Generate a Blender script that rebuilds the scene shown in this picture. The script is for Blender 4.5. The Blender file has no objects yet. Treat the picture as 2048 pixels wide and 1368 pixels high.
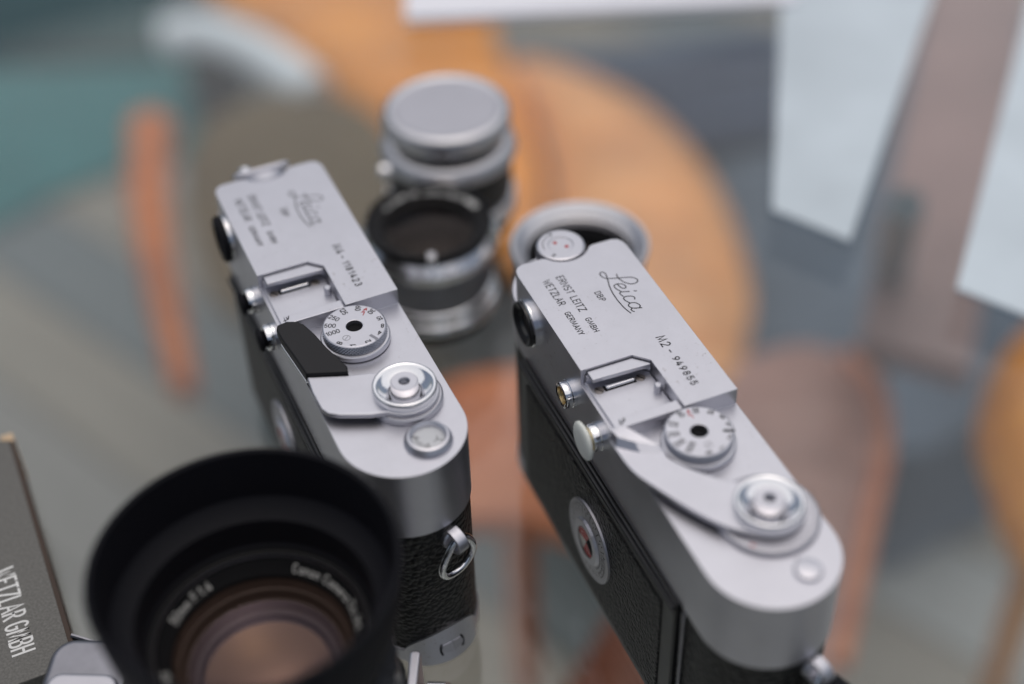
import bpy, bmesh, math, random
from mathutils import Matrix, Vector
random.seed(7)
R = math.radians
scene = bpy.context.scene
COL = scene.collection
MM = 0.001

# ------------------------------------------------------------------ camera, sky, sun, exposure
CAM_H, CAM_PITCH, CAM_ROLL = 330.523, 42.347, -1.817
cam_data = bpy.data.cameras.new('camera')
cam = bpy.data.objects.new('camera', cam_data)
COL.objects.link(cam)
cam.matrix_world = Matrix.Translation((0, 0, CAM_H * MM)) @ Matrix.Rotation(R(90 - CAM_PITCH), 4, 'X') @ Matrix.Rotation(R(CAM_ROLL), 4, 'Z')
cam_data.sensor_width = 36.0
cam_data.lens = 2983.2 * 36 / 2048
cam_data.clip_start = 0.01
cam_data.clip_end = 200
cam_data.dof.use_dof = True
cam_data.dof.focus_distance = 0.379
cam_data.dof.aperture_fstop = 3.3
cam_data.dof.aperture_blades = 9
scene.camera = cam

SUN_EL, SUN_AZ = 82.0, 20.0       # azimuth clockwise from +Y; a very broad sun: bright, evenly clouded sky
world = bpy.data.worlds.new('World')
scene.world = world
world.use_nodes = True
wn = world.node_tree
wn.nodes.clear()
sky = wn.nodes.new('ShaderNodeTexSky')
sky.sky_type = 'NISHITA'
sky.sun_disc = False
sky.sun_elevation = R(SUN_EL)
sky.sun_rotation = R(SUN_AZ)
sky.air_density = 1.0
sky.dust_density = 4.0
sky.ozone_density = 1.0
hs = wn.nodes.new('ShaderNodeHueSaturation')
hs.inputs['Saturation'].default_value = 0.75
bg = wn.nodes.new('ShaderNodeBackground')
bg.inputs['Strength'].default_value = 0.085
wo = wn.nodes.new('ShaderNodeOutputWorld')
wn.links.new(sky.outputs[0], hs.inputs['Color'])
wn.links.new(hs.outputs[0], bg.inputs['Color'])
wn.links.new(bg.outputs[0], wo.inputs['Surface'])

sd = bpy.data.lights.new('sun', 'SUN')
sd.energy = 1.5
sd.angle = R(110)
sd.color = (1.0, 0.96, 0.91)
sun = bpy.data.objects.new('sun', sd)
COL.objects.link(sun)
sv = Vector((math.sin(R(SUN_AZ)) * math.cos(R(SUN_EL)), math.cos(R(SUN_AZ)) * math.cos(R(SUN_EL)), math.sin(R(SUN_EL))))
sun.rotation_euler = sv.to_track_quat('Z', 'Y').to_euler()
sun.location = sv * 3

vs = scene.view_settings
vs.view_transform = 'Standard'
vs.look = 'None'
vs.exposure = -0.2
vs.gamma = 1.0
vs.use_curve_mapping = False
scene.cycles.use_denoising = True
scene.cycles.max_bounces = 10
scene.cycles.transparent_max_bounces = 16

# ------------------------------------------------------------------ materials
MATS = {}
def newmat(name):
    m = bpy.data.materials.new(name)
    m.use_nodes = True
    MATS[name] = m
    nt = m.node_tree
    return m, nt, nt.nodes['Principled BSDF']
def N(nt, t, **kw):
    n = nt.nodes.new('ShaderNode' + t)
    for k, v in kw.items(): setattr(n, k, v)
    return n
def coords(nt, scale=(1, 1, 1)):
    tc = N(nt, 'TexCoord')
    mp = N(nt, 'Mapping')
    mp.inputs['Scale'].default_value = scale
    nt.links.new(tc.outputs['Object'], mp.inputs['Vector'])
    return mp.outputs[0]
def ramp(nt, src, stops):
    r = N(nt, 'ValToRGB')
    e = r.color_ramp.elements
    while len(e) > 1: e.remove(e[-1])
    e[0].position, e[0].color = stops[0][0], (*stops[0][1], 1)
    for p, c in stops[1:]:
        x = e.new(p); x.color = (*c, 1)
    nt.links.new(src, r.inputs[0])
    return r.outputs[0]
def noise(nt, vec, scale, detail=4, rough=0.55):
    n = N(nt, 'TexNoise')
    n.inputs['Scale'].default_value = scale
    n.inputs['Detail'].default_value = detail
    n.inputs['Roughness'].default_value = rough
    nt.links.new(vec, n.inputs['Vector'])
    return n.outputs[0]
def bump(nt, b, src, strength, dist):
    n = N(nt, 'Bump')
    n.inputs['Strength'].default_value = strength
    n.inputs['Distance'].default_value = dist
    nt.links.new(src, n.inputs['Height'])
    nt.links.new(n.outputs[0], b.inputs['Normal'])

def metal(name, col, rough, grain=0.02, var=0.06, stain=None, gscale=9000):
    m, nt, b = newmat(name)
    b.inputs['Metallic'].default_value = 1
    v = coords(nt)
    f = noise(nt, v, 130, 5, 0.6)
    c = ramp(nt, f, [(0.25, tuple(x * (1 - var) for x in col)), (0.7, col)])
    nt.links.new(c, b.inputs['Base Color'])
    r = N(nt, 'MapRange')
    r.inputs[3].default_value = rough - 0.05; r.inputs[4].default_value = rough + 0.07
    nt.links.new(noise(nt, v, 60, 6, 0.65), r.inputs[0])
    nt.links.new(r.outputs[0], b.inputs['Roughness'])
    if grain: bump(nt, b, noise(nt, v, gscale, 2), grain, 0.00002)
    return m
def plain(name, col, rough, spec=0.5, metallic=0.0, var=0.12, vscale=40, bmp=None):
    m, nt, b = newmat(name)
    v = coords(nt)
    c = ramp(nt, noise(nt, v, vscale), [(0.3, tuple(x * (1 - var) for x in col)), (0.7, tuple(min(1, x * (1 + var * 0.5)) for x in col))])
    nt.links.new(c, b.inputs['Base Color'])
    b.inputs['Roughness'].default_value = rough
    b.inputs['Specular IOR Level'].default_value = spec
    b.inputs['Metallic'].default_value = metallic
    if bmp: bump(nt, b, noise(nt, v, bmp[0], 3), bmp[1], bmp[2])
    return m

def worn_chrome(name, col, rough):
    m, nt, b = newmat(name)
    b.inputs['Metallic'].default_value = 1
    v = coords(nt)
    smear = ramp(nt, noise(nt, v, 70, 6, 0.7), [(0.30, tuple(x * 0.93 for x in col)), (0.62, col)])
    pit = ramp(nt, noise(nt, v, 900, 3, 0.6), [(0.62, (1, 1, 1)), (0.72, (0.62, 0.59, 0.54))])
    where = ramp(nt, noise(nt, v, 45, 3, 0.6), [(0.52, (0, 0, 0)), (0.66, (1, 1, 1))])
    mx = N(nt, 'Mix', data_type='RGBA'); mx.inputs[6].default_value = (1, 1, 1, 1)
    nt.links.new(where, mx.inputs[0]); nt.links.new(pit, mx.inputs[7])
    ml = N(nt, 'Mix', data_type='RGBA', blend_type='MULTIPLY'); ml.inputs[0].default_value = 1
    nt.links.new(smear, ml.inputs[6]); nt.links.new(mx.outputs[2], ml.inputs[7])
    nt.links.new(ml.outputs[2], b.inputs['Base Color'])
    r = N(nt, 'MapRange'); r.inputs[3].default_value = rough - 0.07; r.inputs[4].default_value = rough + 0.10
    nt.links.new(noise(nt, v, 55, 7, 0.7), r.inputs[0])
    nt.links.new(r.outputs[0], b.inputs['Roughness'])
    sc = coords(nt, (1, 9, 3))
    a = N(nt, 'Math', operation='ADD')
    nt.links.new(noise(nt, v, 7000, 2), a.inputs[0]); nt.links.new(noise(nt, sc, 500, 3, 0.7), a.inputs[1])
    bump(nt, b, a.outputs[0], 0.06, 0.00003)
worn_chrome('satin_chrome', (0.63, 0.628, 0.675), 0.37)
metal('lens_satin', (0.68, 0.67, 0.69), 0.33, 0.03, 0.05)
metal('polished_chrome', (0.86, 0.86, 0.88), 0.10, 0, 0.04)
metal('bright_ring', (0.86, 0.85, 0.85), 0.17, 0, 0.04)
metal('dull_aluminium', (0.54, 0.535, 0.575), 0.42, 0.05, 0.06)
metal('dark_steel', (0.30, 0.30, 0.33), 0.35, 0.04, 0.2)
metal('screw_steel', (0.42, 0.38, 0.36), 0.38, 0.03, 0.4)
metal('brass', (0.62, 0.50, 0.28), 0.33, 0.03, 0.2)
plain('black_paint', (0.012, 0.012, 0.013), 0.28, 0.5, bmp=(700, 0.05, 0.0002))
plain('black_plastic', (0.011, 0.0105, 0.012), 0.5, 0.3, bmp=(5000, 0.08, 0.00003))
plain('black_rubber', (0.008, 0.008, 0.011), 0.62, 0.16, bmp=(3000, 0.1, 0.00005))
plain('matt_black', (0.006, 0.006, 0.007), 0.7, 0.15)
plain('satin_black', (0.010, 0.010, 0.011), 0.5, 0.2)
plain('engraving_black', (0.008, 0.008, 0.010), 0.6, 0.12)
plain('engraving_grey', (0.10, 0.10, 0.11), 0.5, 0.3)
plain('engraving_red', (0.42, 0.012, 0.015), 0.45, 0.4)
plain('white_lettering', (0.78, 0.78, 0.76), 0.5, 0.3)
plain('grey_lettering', (0.50, 0.50, 0.48), 0.5, 0.3)
plain('counter_face', (0.62, 0.62, 0.64), 0.45, 0.3)
plain('ivory_plastic', (0.86, 0.89, 0.83), 0.32, 0.5)
plain('red_enamel', (0.45, 0.02, 0.02), 0.25, 0.6)
plain('white_enamel', (0.62, 0.60, 0.55), 0.3, 0.5)
plain('amber_glass', (0.075, 0.046, 0.022), 0.13, 0.5, metallic=0.7, var=0.2)
plain('brown_barrel', (0.07, 0.05, 0.043), 0.4, 0.3)
plain('mauve_cell', (0.11, 0.095, 0.105), 0.4, 0.3)
plain('carton_edge', (0.06, 0.04, 0.03), 0.6, 0.3)
plain('carton_core', (0.62, 0.46, 0.30), 0.7, 0.2)
plain('white_paper', (0.90, 0.90, 0.95), 0.55, 0.3, var=0.03)
plain('blue_white_sheet', (0.63, 0.71, 0.76), 0.5, 0.3, var=0.14, vscale=14)
plain('teal_mat', (0.035, 0.165, 0.17), 0.8, 0.2, var=0.25, vscale=8, bmp=(600, 0.3, 0.001))
plain('dark_teal', (0.010, 0.052, 0.050), 0.7, 0.3, var=0.3, vscale=8)
plain('near_black', (0.012, 0.012, 0.012), 0.7, 0.3)
plain('pale_tube', (0.82, 0.88, 0.92), 0.35, 0.5)
plain('cloth_with_sky_wash', (0.12, 0.155, 0.20), 0.85, 0.2, var=0.3, vscale=9, bmp=(30, 0.5, 0.01))  # blue-grey partly paints in the sky mirrored over the floor
plain('navy_cloth', (0.05, 0.07, 0.12), 0.85, 0.2, var=0.3, vscale=9)
plain('olive_upholstery', (0.125, 0.088, 0.042), 0.85, 0.2, var=0.25, vscale=10)
plain('rose_wood', (0.32, 0.205, 0.19), 0.45, 0.4, var=0.25, vscale=12)
plain('steel_blue', (0.16, 0.21, 0.25), 0.4, 0.5, metallic=0.3)

# black leatherette: small pebbled cells
def leather(name, scale, depth):
    m, nt, b = newmat(name)
    v = coords(nt)
    vo = N(nt, 'TexVoronoi', feature='SMOOTH_F1')
    vo.inputs['Scale'].default_value = scale
    vo.inputs['Smoothness'].default_value = 0.35
    w = N(nt, 'VectorMath', operation='ADD')
    nz = N(nt, 'TexNoise'); nz.inputs['Scale'].default_value = scale * 0.5
    nt.links.new(v, nz.inputs['Vector'])
    sc = N(nt, 'VectorMath', operation='SCALE'); sc.inputs['Scale'].default_value = 0.9 / scale
    nt.links.new(nz.outputs['Color'], sc.inputs[0])
    nt.links.new(v, w.inputs[0]); nt.links.new(sc.outputs[0], w.inputs[1])
    nt.links.new(w.outputs[0], vo.inputs['Vector'])
    c = ramp(nt, vo.outputs['Distance'], [(0.0, (0.011, 0.0105, 0.010)), (0.7, (0.006, 0.006, 0.006))])
    nt.links.new(c, b.inputs['Base Color'])
    b.inputs['Roughness'].default_value = 0.42
    b.inputs['Specular IOR Level'].default_value = 0.4
    inv = N(nt, 'Math', operation='SUBTRACT'); inv.inputs[0].default_value = 1
    nt.links.new(vo.outputs['Distance'], inv.inputs[1])
    bump(nt, b, inv.outputs[0], 0.9, depth)
    return m
leather('leatherette', 720, 0.0009)
leather('fine_leatherette', 950, 0.0007)

# clear sheet glass: transparent body, both faces mirror a few percent of what is above (Schlick)
def sheet_glass(name, tint, f0, gloss=(1, 1, 1), rough=0.0, wobble=None):
    m, nt, b = newmat(name)
    nt.nodes.remove(b)
    out = nt.nodes['Material Output']
    g = N(nt, 'NewGeometry')
    d = N(nt, 'VectorMath', operation='DOT_PRODUCT')
    nt.links.new(g.outputs['Normal'], d.inputs[0]); nt.links.new(g.outputs['Incoming'], d.inputs[1])
    a = N(nt, 'Math', operation='ABSOLUTE'); nt.links.new(d.outputs['Value'], a.inputs[0])
    s = N(nt, 'Math', operation='SUBTRACT'); s.inputs[0].default_value = 1; nt.links.new(a.outputs[0], s.inputs[1])
    p = N(nt, 'Math', operation='POWER'); p.inputs[1].default_value = 5; nt.links.new(s.outputs[0], p.inputs[0])
    f = N(nt, 'Math', operation='MULTIPLY_ADD'); f.inputs[1].default_value = 1 - f0; f.inputs[2].default_value = f0
    nt.links.new(p.outputs[0], f.inputs[0])
    tr = N(nt, 'BsdfTransparent'); tr.inputs[0].default_value = (*tint, 1)
    gl = N(nt, 'BsdfGlossy'); gl.inputs['Color'].default_value = (*gloss, 1); gl.inputs['Roughness'].default_value = rough
    mx = N(nt, 'MixShader')
    nt.links.new(f.outputs[0], mx.inputs[0]); nt.links.new(tr.outputs[0], mx.inputs[1]); nt.links.new(gl.outputs[0], mx.inputs[2])
    nt.links.new(mx.outputs[0], out.inputs['Surface'])
    return m
sheet_glass('table_glass', (0.96, 0.98, 0.975), 0.034)
sheet_glass('lens_glass', (0.9, 0.88, 0.86), 0.022, (1.0, 0.86, 0.8))
sheet_glass('coated_glass', (0.9, 0.86, 0.82), 0.075, (0.62, 0.40, 0.34))
sheet_glass('purple_glass', (0.88, 0.86, 0.84), 0.05, (0.52, 0.45, 0.62))
sheet_glass('window_glass', (0.96, 0.97, 0.97), 0.03)

# warm bent plywood / tan leather of the chairs
def plywood(name, a, c):
    m, nt, b = newmat(name)
    v = coords(nt, (3, 22, 22))
    col = ramp(nt, noise(nt, v, 3, 5, 0.6), [(0.3, a), (0.7, c)])
    big = ramp(nt, noise(nt, coords(nt), 9, 2, 0.5), [(0.36, (0.72, 0.70, 0.72)), (0.56, (1, 1, 1))])
    ml = N(nt, 'Mix', data_type='RGBA', blend_type='MULTIPLY'); ml.inputs[0].default_value = 1
    nt.links.new(col, ml.inputs[6]); nt.links.new(big, ml.inputs[7])
    nt.links.new(ml.outputs[2], b.inputs['Base Color'])
    b.inputs['Roughness'].default_value = 0.42
    b.inputs['Coat Weight'].default_value = 0.15
    b.inputs['Coat Roughness'].default_value = 0.3
    return m
plywood('amber_plywood', (0.74, 0.22, 0.006), (0.95, 0.37, 0.015))
plywood('burnt_orange', (0.44, 0.085, 0.003), (0.72, 0.20, 0.01))
plywood('peach_painted_sheen', (0.88, 0.33, 0.085), (0.98, 0.50, 0.20))  # the sky's reflection on the shell is painted in as paler peach
plywood('tan_plywood', (0.55, 0.145, 0.05), (0.78, 0.28, 0.12))
plywood('rose_painted_sheen', (0.40, 0.19, 0.14), (0.56, 0.31, 0.25))  # pink paints in the sky wash over orange-brown wood
plywood('dark_plywood', (0.20, 0.062, 0.03), (0.30, 0.10, 0.05))

def floorwood(name, a, c):
    m, nt, b = newmat(name)
    v = coords(nt, (2, 30, 30))
    col = ramp(nt, noise(nt, v, 2.2, 6, 0.65), [(0.25, a), (0.75, c)])
    nt.links.new(col, b.inputs['Base Color'])
    b.inputs['Roughness'].default_value = 0.62
    bump(nt, b, noise(nt, v, 6, 4), 0.3, 0.002)
    return m
FLOORM = [floorwood('plank_grey', (0.18, 0.178, 0.165), (0.25, 0.243, 0.225)),
          floorwood('plank_slate', (0.10, 0.125, 0.13), (0.155, 0.175, 0.18)),
          floorwood('plank_warm', (0.20, 0.182, 0.15), (0.28, 0.26, 0.22)),
          floorwood('plank_pale', (0.25, 0.265, 0.26), (0.36, 0.37, 0.36))]
floorwood('subfloor', (0.10, 0.10, 0.10), (0.15, 0.15, 0.15))

# speckled lacquered carton
def carton():
    m, nt, b = newmat('carton_print')
    v = coords(nt)
    c = ramp(nt, noise(nt, v, 1500, 2), [(0.35, (0.085, 0.082, 0.073)), (0.75, (0.15, 0.146, 0.132))])
    nt.links.new(c, b.inputs['Base Color'])
    b.inputs['Roughness'].default_value = 0.36
    b.inputs['Specular IOR Level'].default_value = 0.55
    bump(nt, b, noise(nt, v, 1100, 3), 0.35, 0.0002)
carton()

# ------------------------------------------------------------------ mesh helpers (millimetres in, metres out)
def tag(o, label=None, cat=None, group=None, kind=None):
    if label: o['label'] = label
    if cat: o['category'] = cat
    if group: o['group'] = group
    if kind: o['kind'] = kind
    return o
def empty(name, loc, rz=0.0):
    o = bpy.data.objects.new(name, None)
    o.empty_display_size = 0.02
    COL.objects.link(o)
    o.location = Vector(loc) * MM
    o.rotation_euler = (0, 0, rz)
    return o
def obj(name, verts, faces, mat, parent=None, smooth=True, sharp=32, bevel=0, seg=3, M=None, loc=None, blimit=40):
    me = bpy.data.meshes.new(name)
    if M is not None: verts = [M @ Vector(v) for v in verts]
    me.from_pydata([(v[0] * MM, v[1] * MM, v[2] * MM) for v in verts], [], faces)
    bm = bmesh.new(); bm.from_mesh(me)
    bmesh.ops.recalc_face_normals(bm, faces=bm.faces)
    bm.to_mesh(me); bm.free()
    me.materials.append(MATS[mat])
    if smooth:
        me.polygons.foreach_set('use_smooth', [True] * len(me.polygons))
        me.set_sharp_from_angle(angle=R(sharp))
    o = bpy.data.objects.new(name, me)
    COL.objects.link(o)
    if loc is not None: o.location = Vector(loc) * MM
    if parent is not None: o.parent = parent
    if bevel:
        b = o.modifiers.new('bevel', 'BEVEL')
        b.width = bevel * MM; b.segments = seg; b.limit_method = 'ANGLE'; b.angle_limit = R(blimit)
        b.harden_normals = True
        b.use_clamp_overlap = True
    return o
def arc(cx, cy, r, a0, a1, n, ry=None):
    ry = r if ry is None else ry
    return [(cx + r * math.cos(R(a0 + (a1 - a0) * i / n)), cy + ry * math.sin(R(a0 + (a1 - a0) * i / n))) for i in range(n + 1)]
def prism_data(pts, z0, z1):
    n = len(pts)
    v = [(x, y, z0) for x, y in pts] + [(x, y, z1) for x, y in pts]
    f = [list(range(n))[::-1], list(range(n, 2 * n))] + [[i, (i + 1) % n, n + (i + 1) % n, n + i] for i in range(n)]
    return v, f
def prism(name, pts, z0, z1, mat, parent=None, bevel=0, seg=3, M=None, loc=None, blimit=40):
    v, f = prism_data(pts, z0, z1)
    return obj(name, v, f, mat, parent, bevel=bevel, seg=seg, M=M, loc=loc, blimit=blimit)
def box(name, x0, x1, y0, y1, z0, z1, mat, parent=None, bevel=0, seg=3, M=None):
    return prism(name, [(x0, y0), (x1, y0), (x1, y1), (x0, y1)], z0, z1, mat, parent, bevel, seg, M)
def T(x, y, z): return Matrix.Translation((x, y, z))
def AX(u, v, w):       # lathe axis pointing to the rear (-v) at (u, v, w)
    return Matrix.Translation((u, v, w)) @ Matrix.Rotation(R(90), 4, 'X')
def lathe(name, prof, mat, parent=None, M=None, seg=72, close=True, knurl=None, sharp=22, cx=0, cy=0, loc=None):
    """prof: list of (r, z). knurl: (teeth, depth, z0, z1) pushes vertices between z0 and z1 in and out."""
    v, f = [], []
    rows = []
    for r, z in prof:
        if r < 1e-6:
            rows.append([len(v)]); v.append((cx, cy, z)); continue
        row = []
        for i in range(seg):
            a = 2 * math.pi * i / seg
            rr = r
            if knurl and knurl[2] <= z <= knurl[3]:
                rr = r - knurl[1] * (0.5 - 0.5 * math.cos(a * knurl[0]))
            row.append(len(v)); v.append((cx + rr * math.cos(a), cy + rr * math.sin(a), z))
        rows.append(row)
    for a, b in zip(rows, rows[1:]):
        for i in range(seg):
            j = (i + 1) % seg
            if len(a) == 1 and len(b) == 1: continue
            if len(a) == 1: f.append([a[0], b[j], b[i]])
            elif len(b) == 1: f.append([a[i], a[j], b[0]])
            else: f.append([a[i], a[j], b[j], b[i]])
    return obj(name, v, f, mat, parent, M=M, sharp=sharp, loc=loc)
def diamond_band(name, r, z0, z1, n, rows, depth, mat, parent, cx, cy):
    v, f = [], []
    for k in range(rows + 1):
        z = z0 + (z1 - z0) * k / rows
        for i in range(n):
            a = 2 * math.pi * i / n
            rr = r if (i + k) % 2 == 0 else r - depth
            v.append((cx + rr * math.cos(a), cy + rr * math.sin(a), z))
    for k in range(rows):
        for i in range(n):
            j = (i + 1) % n
            a, b, c, d = k * n + i, k * n + j, (k + 1) * n + j, (k + 1) * n + i
            if (i + k) % 2 == 0: f += [[a, b, d], [b, c, d]]
            else: f += [[a, b, c], [a, c, d]]
    return obj(name, v, f, mat, parent, smooth=False)
def tube(name, pts, rad, mat, parent=None, seg=10, closed=False, caps=True):
    pts = [Vector(p) for p in pts]
    n = len(pts)
    rads = rad if isinstance(rad, (list, tuple)) else [rad] * n
    v, f = [], []
    up = None
    for i in range(n):
        a = pts[i - 1] if (i > 0 or closed) else pts[i]
        b = pts[(i + 1) % n] if (i < n - 1 or closed) else pts[i]
        t = (b - a).normalized()
        if up is None:
            up = Vector((0, 0, 1)) if abs(t.z) < 0.9 else Vector((1, 0, 0))
        s = t.cross(up).normalized(); up = s.cross(t).normalized()
        for k in range(seg):
            an = 2 * math.pi * k / seg
            v.append(pts[i] + (s * math.cos(an) + up * math.sin(an)) * rads[i])
    for i in range(n if closed else n - 1):
        j = (i + 1) % n
        for k in range(seg):
            l = (k + 1) % seg
            f.append([i * seg + k, i * seg + l, j * seg + l, j * seg + k])
    if not closed and caps:
        f.append(list(range(seg))); f.append([(n - 1) * seg + k for k in range(seg)])
    return obj(name, v, f, mat, parent, sharp=50)
def spline(p, n=8, closed=False):
    """Catmull-Rom through the points"""
    out = []
    m = len(p)
    last = m if closed else m - 1
    for i in range(last):
        g = (lambda k: p[k % m]) if closed else (lambda k: p[min(max(k, 0), m - 1)])
        p0, p1, p2, p3 = g(i - 1), g(i), g(i + 1), g(i + 2)
        for k in range(n):
            t = k / n
            out.append(tuple(0.5 * (2 * b + (c - a) * t + (2 * a - 5 * b + 4 * c - d) * t * t + (3 * b - a - 3 * c + d) * t ** 3) for a, b, c, d in zip(p0, p1, p2, p3)))
    if not closed: out.append(tuple(p[-1]))
    return out

# ------------------------------------------------------------------ engraved lettering: single-stroke alphabet
def A_(cx, cy, rx, ry, a0, a1, n=10): return arc(cx, cy, rx, a0, a1, n, ry)
G = {
 'A': (.62, [[(0, 0), (.31, 1), (.62, 0)], [(.1, .33), (.52, .33)]]),
 'B': (.54, [[(0, 0), (0, 1), (.27, 1)] + A_(.27, .76, .22, .24, 90, -90) + [(0, .52)], [(.27, .52)] + A_(.29, .26, .25, .26, 90, -90) + [(0, 0)]]),
 'C': (.58, [A_(.31, .5, .3, .5, 45, 315, 16)]),
 'D': (.56, [[(0, 0), (0, 1), (.22, 1)] + A_(.22, .66, .34, .34, 90, 0, 6) + A_(.22, .34, .34, .34, 0, -90, 6) + [(0, 0)]]),
 'E': (.46, [[(.46, 0), (0, 0), (0, 1), (.46, 1)], [(0, .52), (.38, .52)]]),
 'F': (.46, [[(0, 0), (0, 1), (.46, 1)], [(0, .52), (.38, .52)]]),
 'G': (.58, [A_(.3, .7, .28, .3, 35, 180, 8) + A_(.3, .3, .28, .3, 180, 360, 8) + [(.58, .48), (.34, .48)]]),
 'H': (.54, [[(0, 0), (0, 1)], [(.54, 0), (.54, 1)], [(0, .52), (.54, .52)]]),
 'I': (.0, [[(0, 0), (0, 1)]]),
 'J': (.4, [[(.4, 1), (.4, .24)] + A_(.2, .24, .2, .24, 0, -170, 8)]),
 'L': (.44, [[(0, 1), (0, 0), (.44, 0)]]),
 'M': (.76, [[(0, 0), (.09, 1), (.38, .12), (.67, 1), (.76, 0)]]),
 'N': (.56, [[(0, 0), (0, 1), (.56, 0), (.56, 1)]]),
 'P': (.52, [[(0, 0), (0, 1), (.26, 1)] + A_(.26, .74, .25, .26, 90, -90) + [(0, .48)]]),
 'R': (.54, [[(0, 0), (0, 1), (.26, 1)] + A_(.26, .75, .25, .25, 90, -90) + [(0, .5)], [(.24, .5), (.54, 0)]]),
 'S': (.52, [A_(.26, .75, .24, .25, 35, 250, 10) + A_(.26, .27, .26, .27, 70, -145, 12)]),
 'T': (.54, [[(0, 1), (.54, 1)], [(.27, 1), (.27, 0)]]),
 'W': (.84, [[(0, 1), (.2, 0), (.42, .8), (.64, 0), (.84, 1)]]),
 'Y': (.58, [[(0, 1), (.29, .46), (.58, 1)], [(.29, .46), (.29, 0)]]),
 'Z': (.52, [[(0, 1), (.52, 1), (0, 0), (.52, 0)]]),
 '0': (.54, [A_(.27, .7, .27, .3, 0, 180, 8) + A_(.27, .3, .27, .3, 180, 360, 8) + [(.54, .7)]]),
 '1': (.26, [[(0, .74), (.24, 1), (.24, 0)]]),
 '2': (.54, [A_(.27, .73, .25, .27, 165, -25, 10) + [(0, 0), (.54, 0)]]),
 '3': (.52, [A_(.25, .76, .23, .24, 150, -90, 9) + A_(.25, .27, .27, .27, 85, -155, 10)]),
 '4': (.56, [[(.42, 0), (.42, .62)], [(.3, 1), (0, .24), (.56, .24)]]),
 '5': (.52, [[(.48, 1), (.08, 1), (.04, .52)] + A_(.25, .32, .27, .31, 110, -150, 12)]),
 '6': (.52, [[(.42, 1), (.08, .55)] + A_(.26, .3, .26, .3, 140, 500, 16)]),
 '8': (.52, [A_(.26, .76, .21, .24, -90, 270, 14), A_(.26, .26, .26, .26, 90, 450, 14)]),
 '9': (.52, [[(.1, 0), (.44, .45)] + A_(.26, .7, .26, .3, -40, 320, 16)]),
 '-': (.44, [[(0, .45), (.44, .45)]]),
 '.': (.06, [[(0, 0), (.06, .0)]]), ',': (.06, [[(.06, .05), (0, -.12)]]),
 ':': (.06, [[(0, .02), (.06, .02)], [(0, .55), (.06, .55)]]),
 'a': (.46, [A_(.22, .3, .22, .3, 60, 330, 12), [(.46, .6), (.46, 0)]]),
 'c': (.44, [A_(.24, .3, .23, .3, 50, 310, 12)]),
 'e': (.46, [[(.02, .32), (.46, .32)] + A_(.24, .3, .23, .3, 0, 310, 12)]),
 'm': (.7, [[(0, 0), (0, .6)], [(0, .4)] + A_(.17, .42, .17, .18, 170, 0, 6) + [(.34, 0)], [(.34, .4)] + A_(.51, .42, .17, .18, 170, 0, 6) + [(.68, 0)]]),
 'n': (.44, [[(0, 0), (0, .6)], [(0, .38)] + A_(.22, .38, .22, .22, 170, 0, 7) + [(.44, 0)]]),
 'o': (.5, [A_(.25, .3, .25, .3, 0, 360, 14)]),
 'p': (.46, [[(0, .6), (0, -.3)], A_(.24, .3, .23, .3, 150, -150, 12)]),
 'r': (.28, [[(0, 0), (0, .6)], [(0, .36)] + A_(.22, .36, .22, .24, 170, 80, 5)]),
}
def text_strokes(s, h, gap=0.24, wide=1.0, space=0.5):
    x, out = 0.0, []
    for ch in s:
        if ch == ' ':
            x += space * h * wide; continue
        w, st = G[ch]
        for poly in st: out.append([(x + px * h * wide, py * h) for px, py in poly])
        x += (w * wide + gap) * h
    return out, x - gap * h
def ribbon_mesh(strokes, width, place, base=0.015):
    """flat filled strokes; place(x, y, lift) -> 3D point"""
    V, F = [], []
    for si, poly in enumerate(strokes):
        pts = [Vector(p) for p in poly]
        q = [pts[0]]
        for p in pts[1:]:
            if (p - q[-1]).length > 1e-4: q.append(p)
        pts = q
        if len(pts) < 2: continue
        closed = (pts[0] - pts[-1]).length < 1e-3 and len(pts) > 3
        if closed: pts = pts[:-1]
        n = len(pts)
        hw = width / 2
        lift = base + 0.0012 * si
        ring = []
        if not closed:      # small overshoot so that the ends read as cut by a round tool
            pts[0] = pts[0] - (pts[1] - pts[0]).normalized() * hw * .6
            pts[-1] = pts[-1] + (pts[-1] - pts[-2]).normalized() * hw * .6
        for i in range(n):
            a = pts[i - 1] if (i > 0 or closed) else None
            b = pts[(i + 1) % n] if (i < n - 1 or closed) else None
            d1 = (pts[i] - a).normalized() if a is not None else (b - pts[i]).normalized()
            d2 = (b - pts[i]).normalized() if b is not None else d1
            n1 = Vector((-d1.y, d1.x)); n2 = Vector((-d2.y, d2.x))
            m = n1 + n2
            if m.length < 0.3: m = n1.copy()
            m.normalize()
            k = hw / max(0.45, m.dot(n1))
            ring.append((pts[i] + m * k, pts[i] - m * k))
        b0 = len(V)
        for l, r in ring:
            V.append(place(l.x, l.y, lift)); V.append(place(r.x, r.y, lift))
        for i in range(n if closed else n - 1):
            j = (i + 1) % n
            F.append([b0 + 2 * i, b0 + 2 * i + 1, b0 + 2 * j + 1, b0 + 2 * j])
    return V, F
def flat_text(name, strokes, width, mat, parent, origin, xdir=(1, 0, 0), ydir=(0, 1, 0), base=0.015):
    o, X, Y = Vector(origin), Vector(xdir).normalized(), Vector(ydir).normalized()
    Z = X.cross(Y)
    V, F = ribbon_mesh(strokes, width, lambda x, y, l: o + X * x + Y * y + Z * l, base)
    me = obj(name, V, F, mat, parent, smooth=False)
    return me

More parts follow.
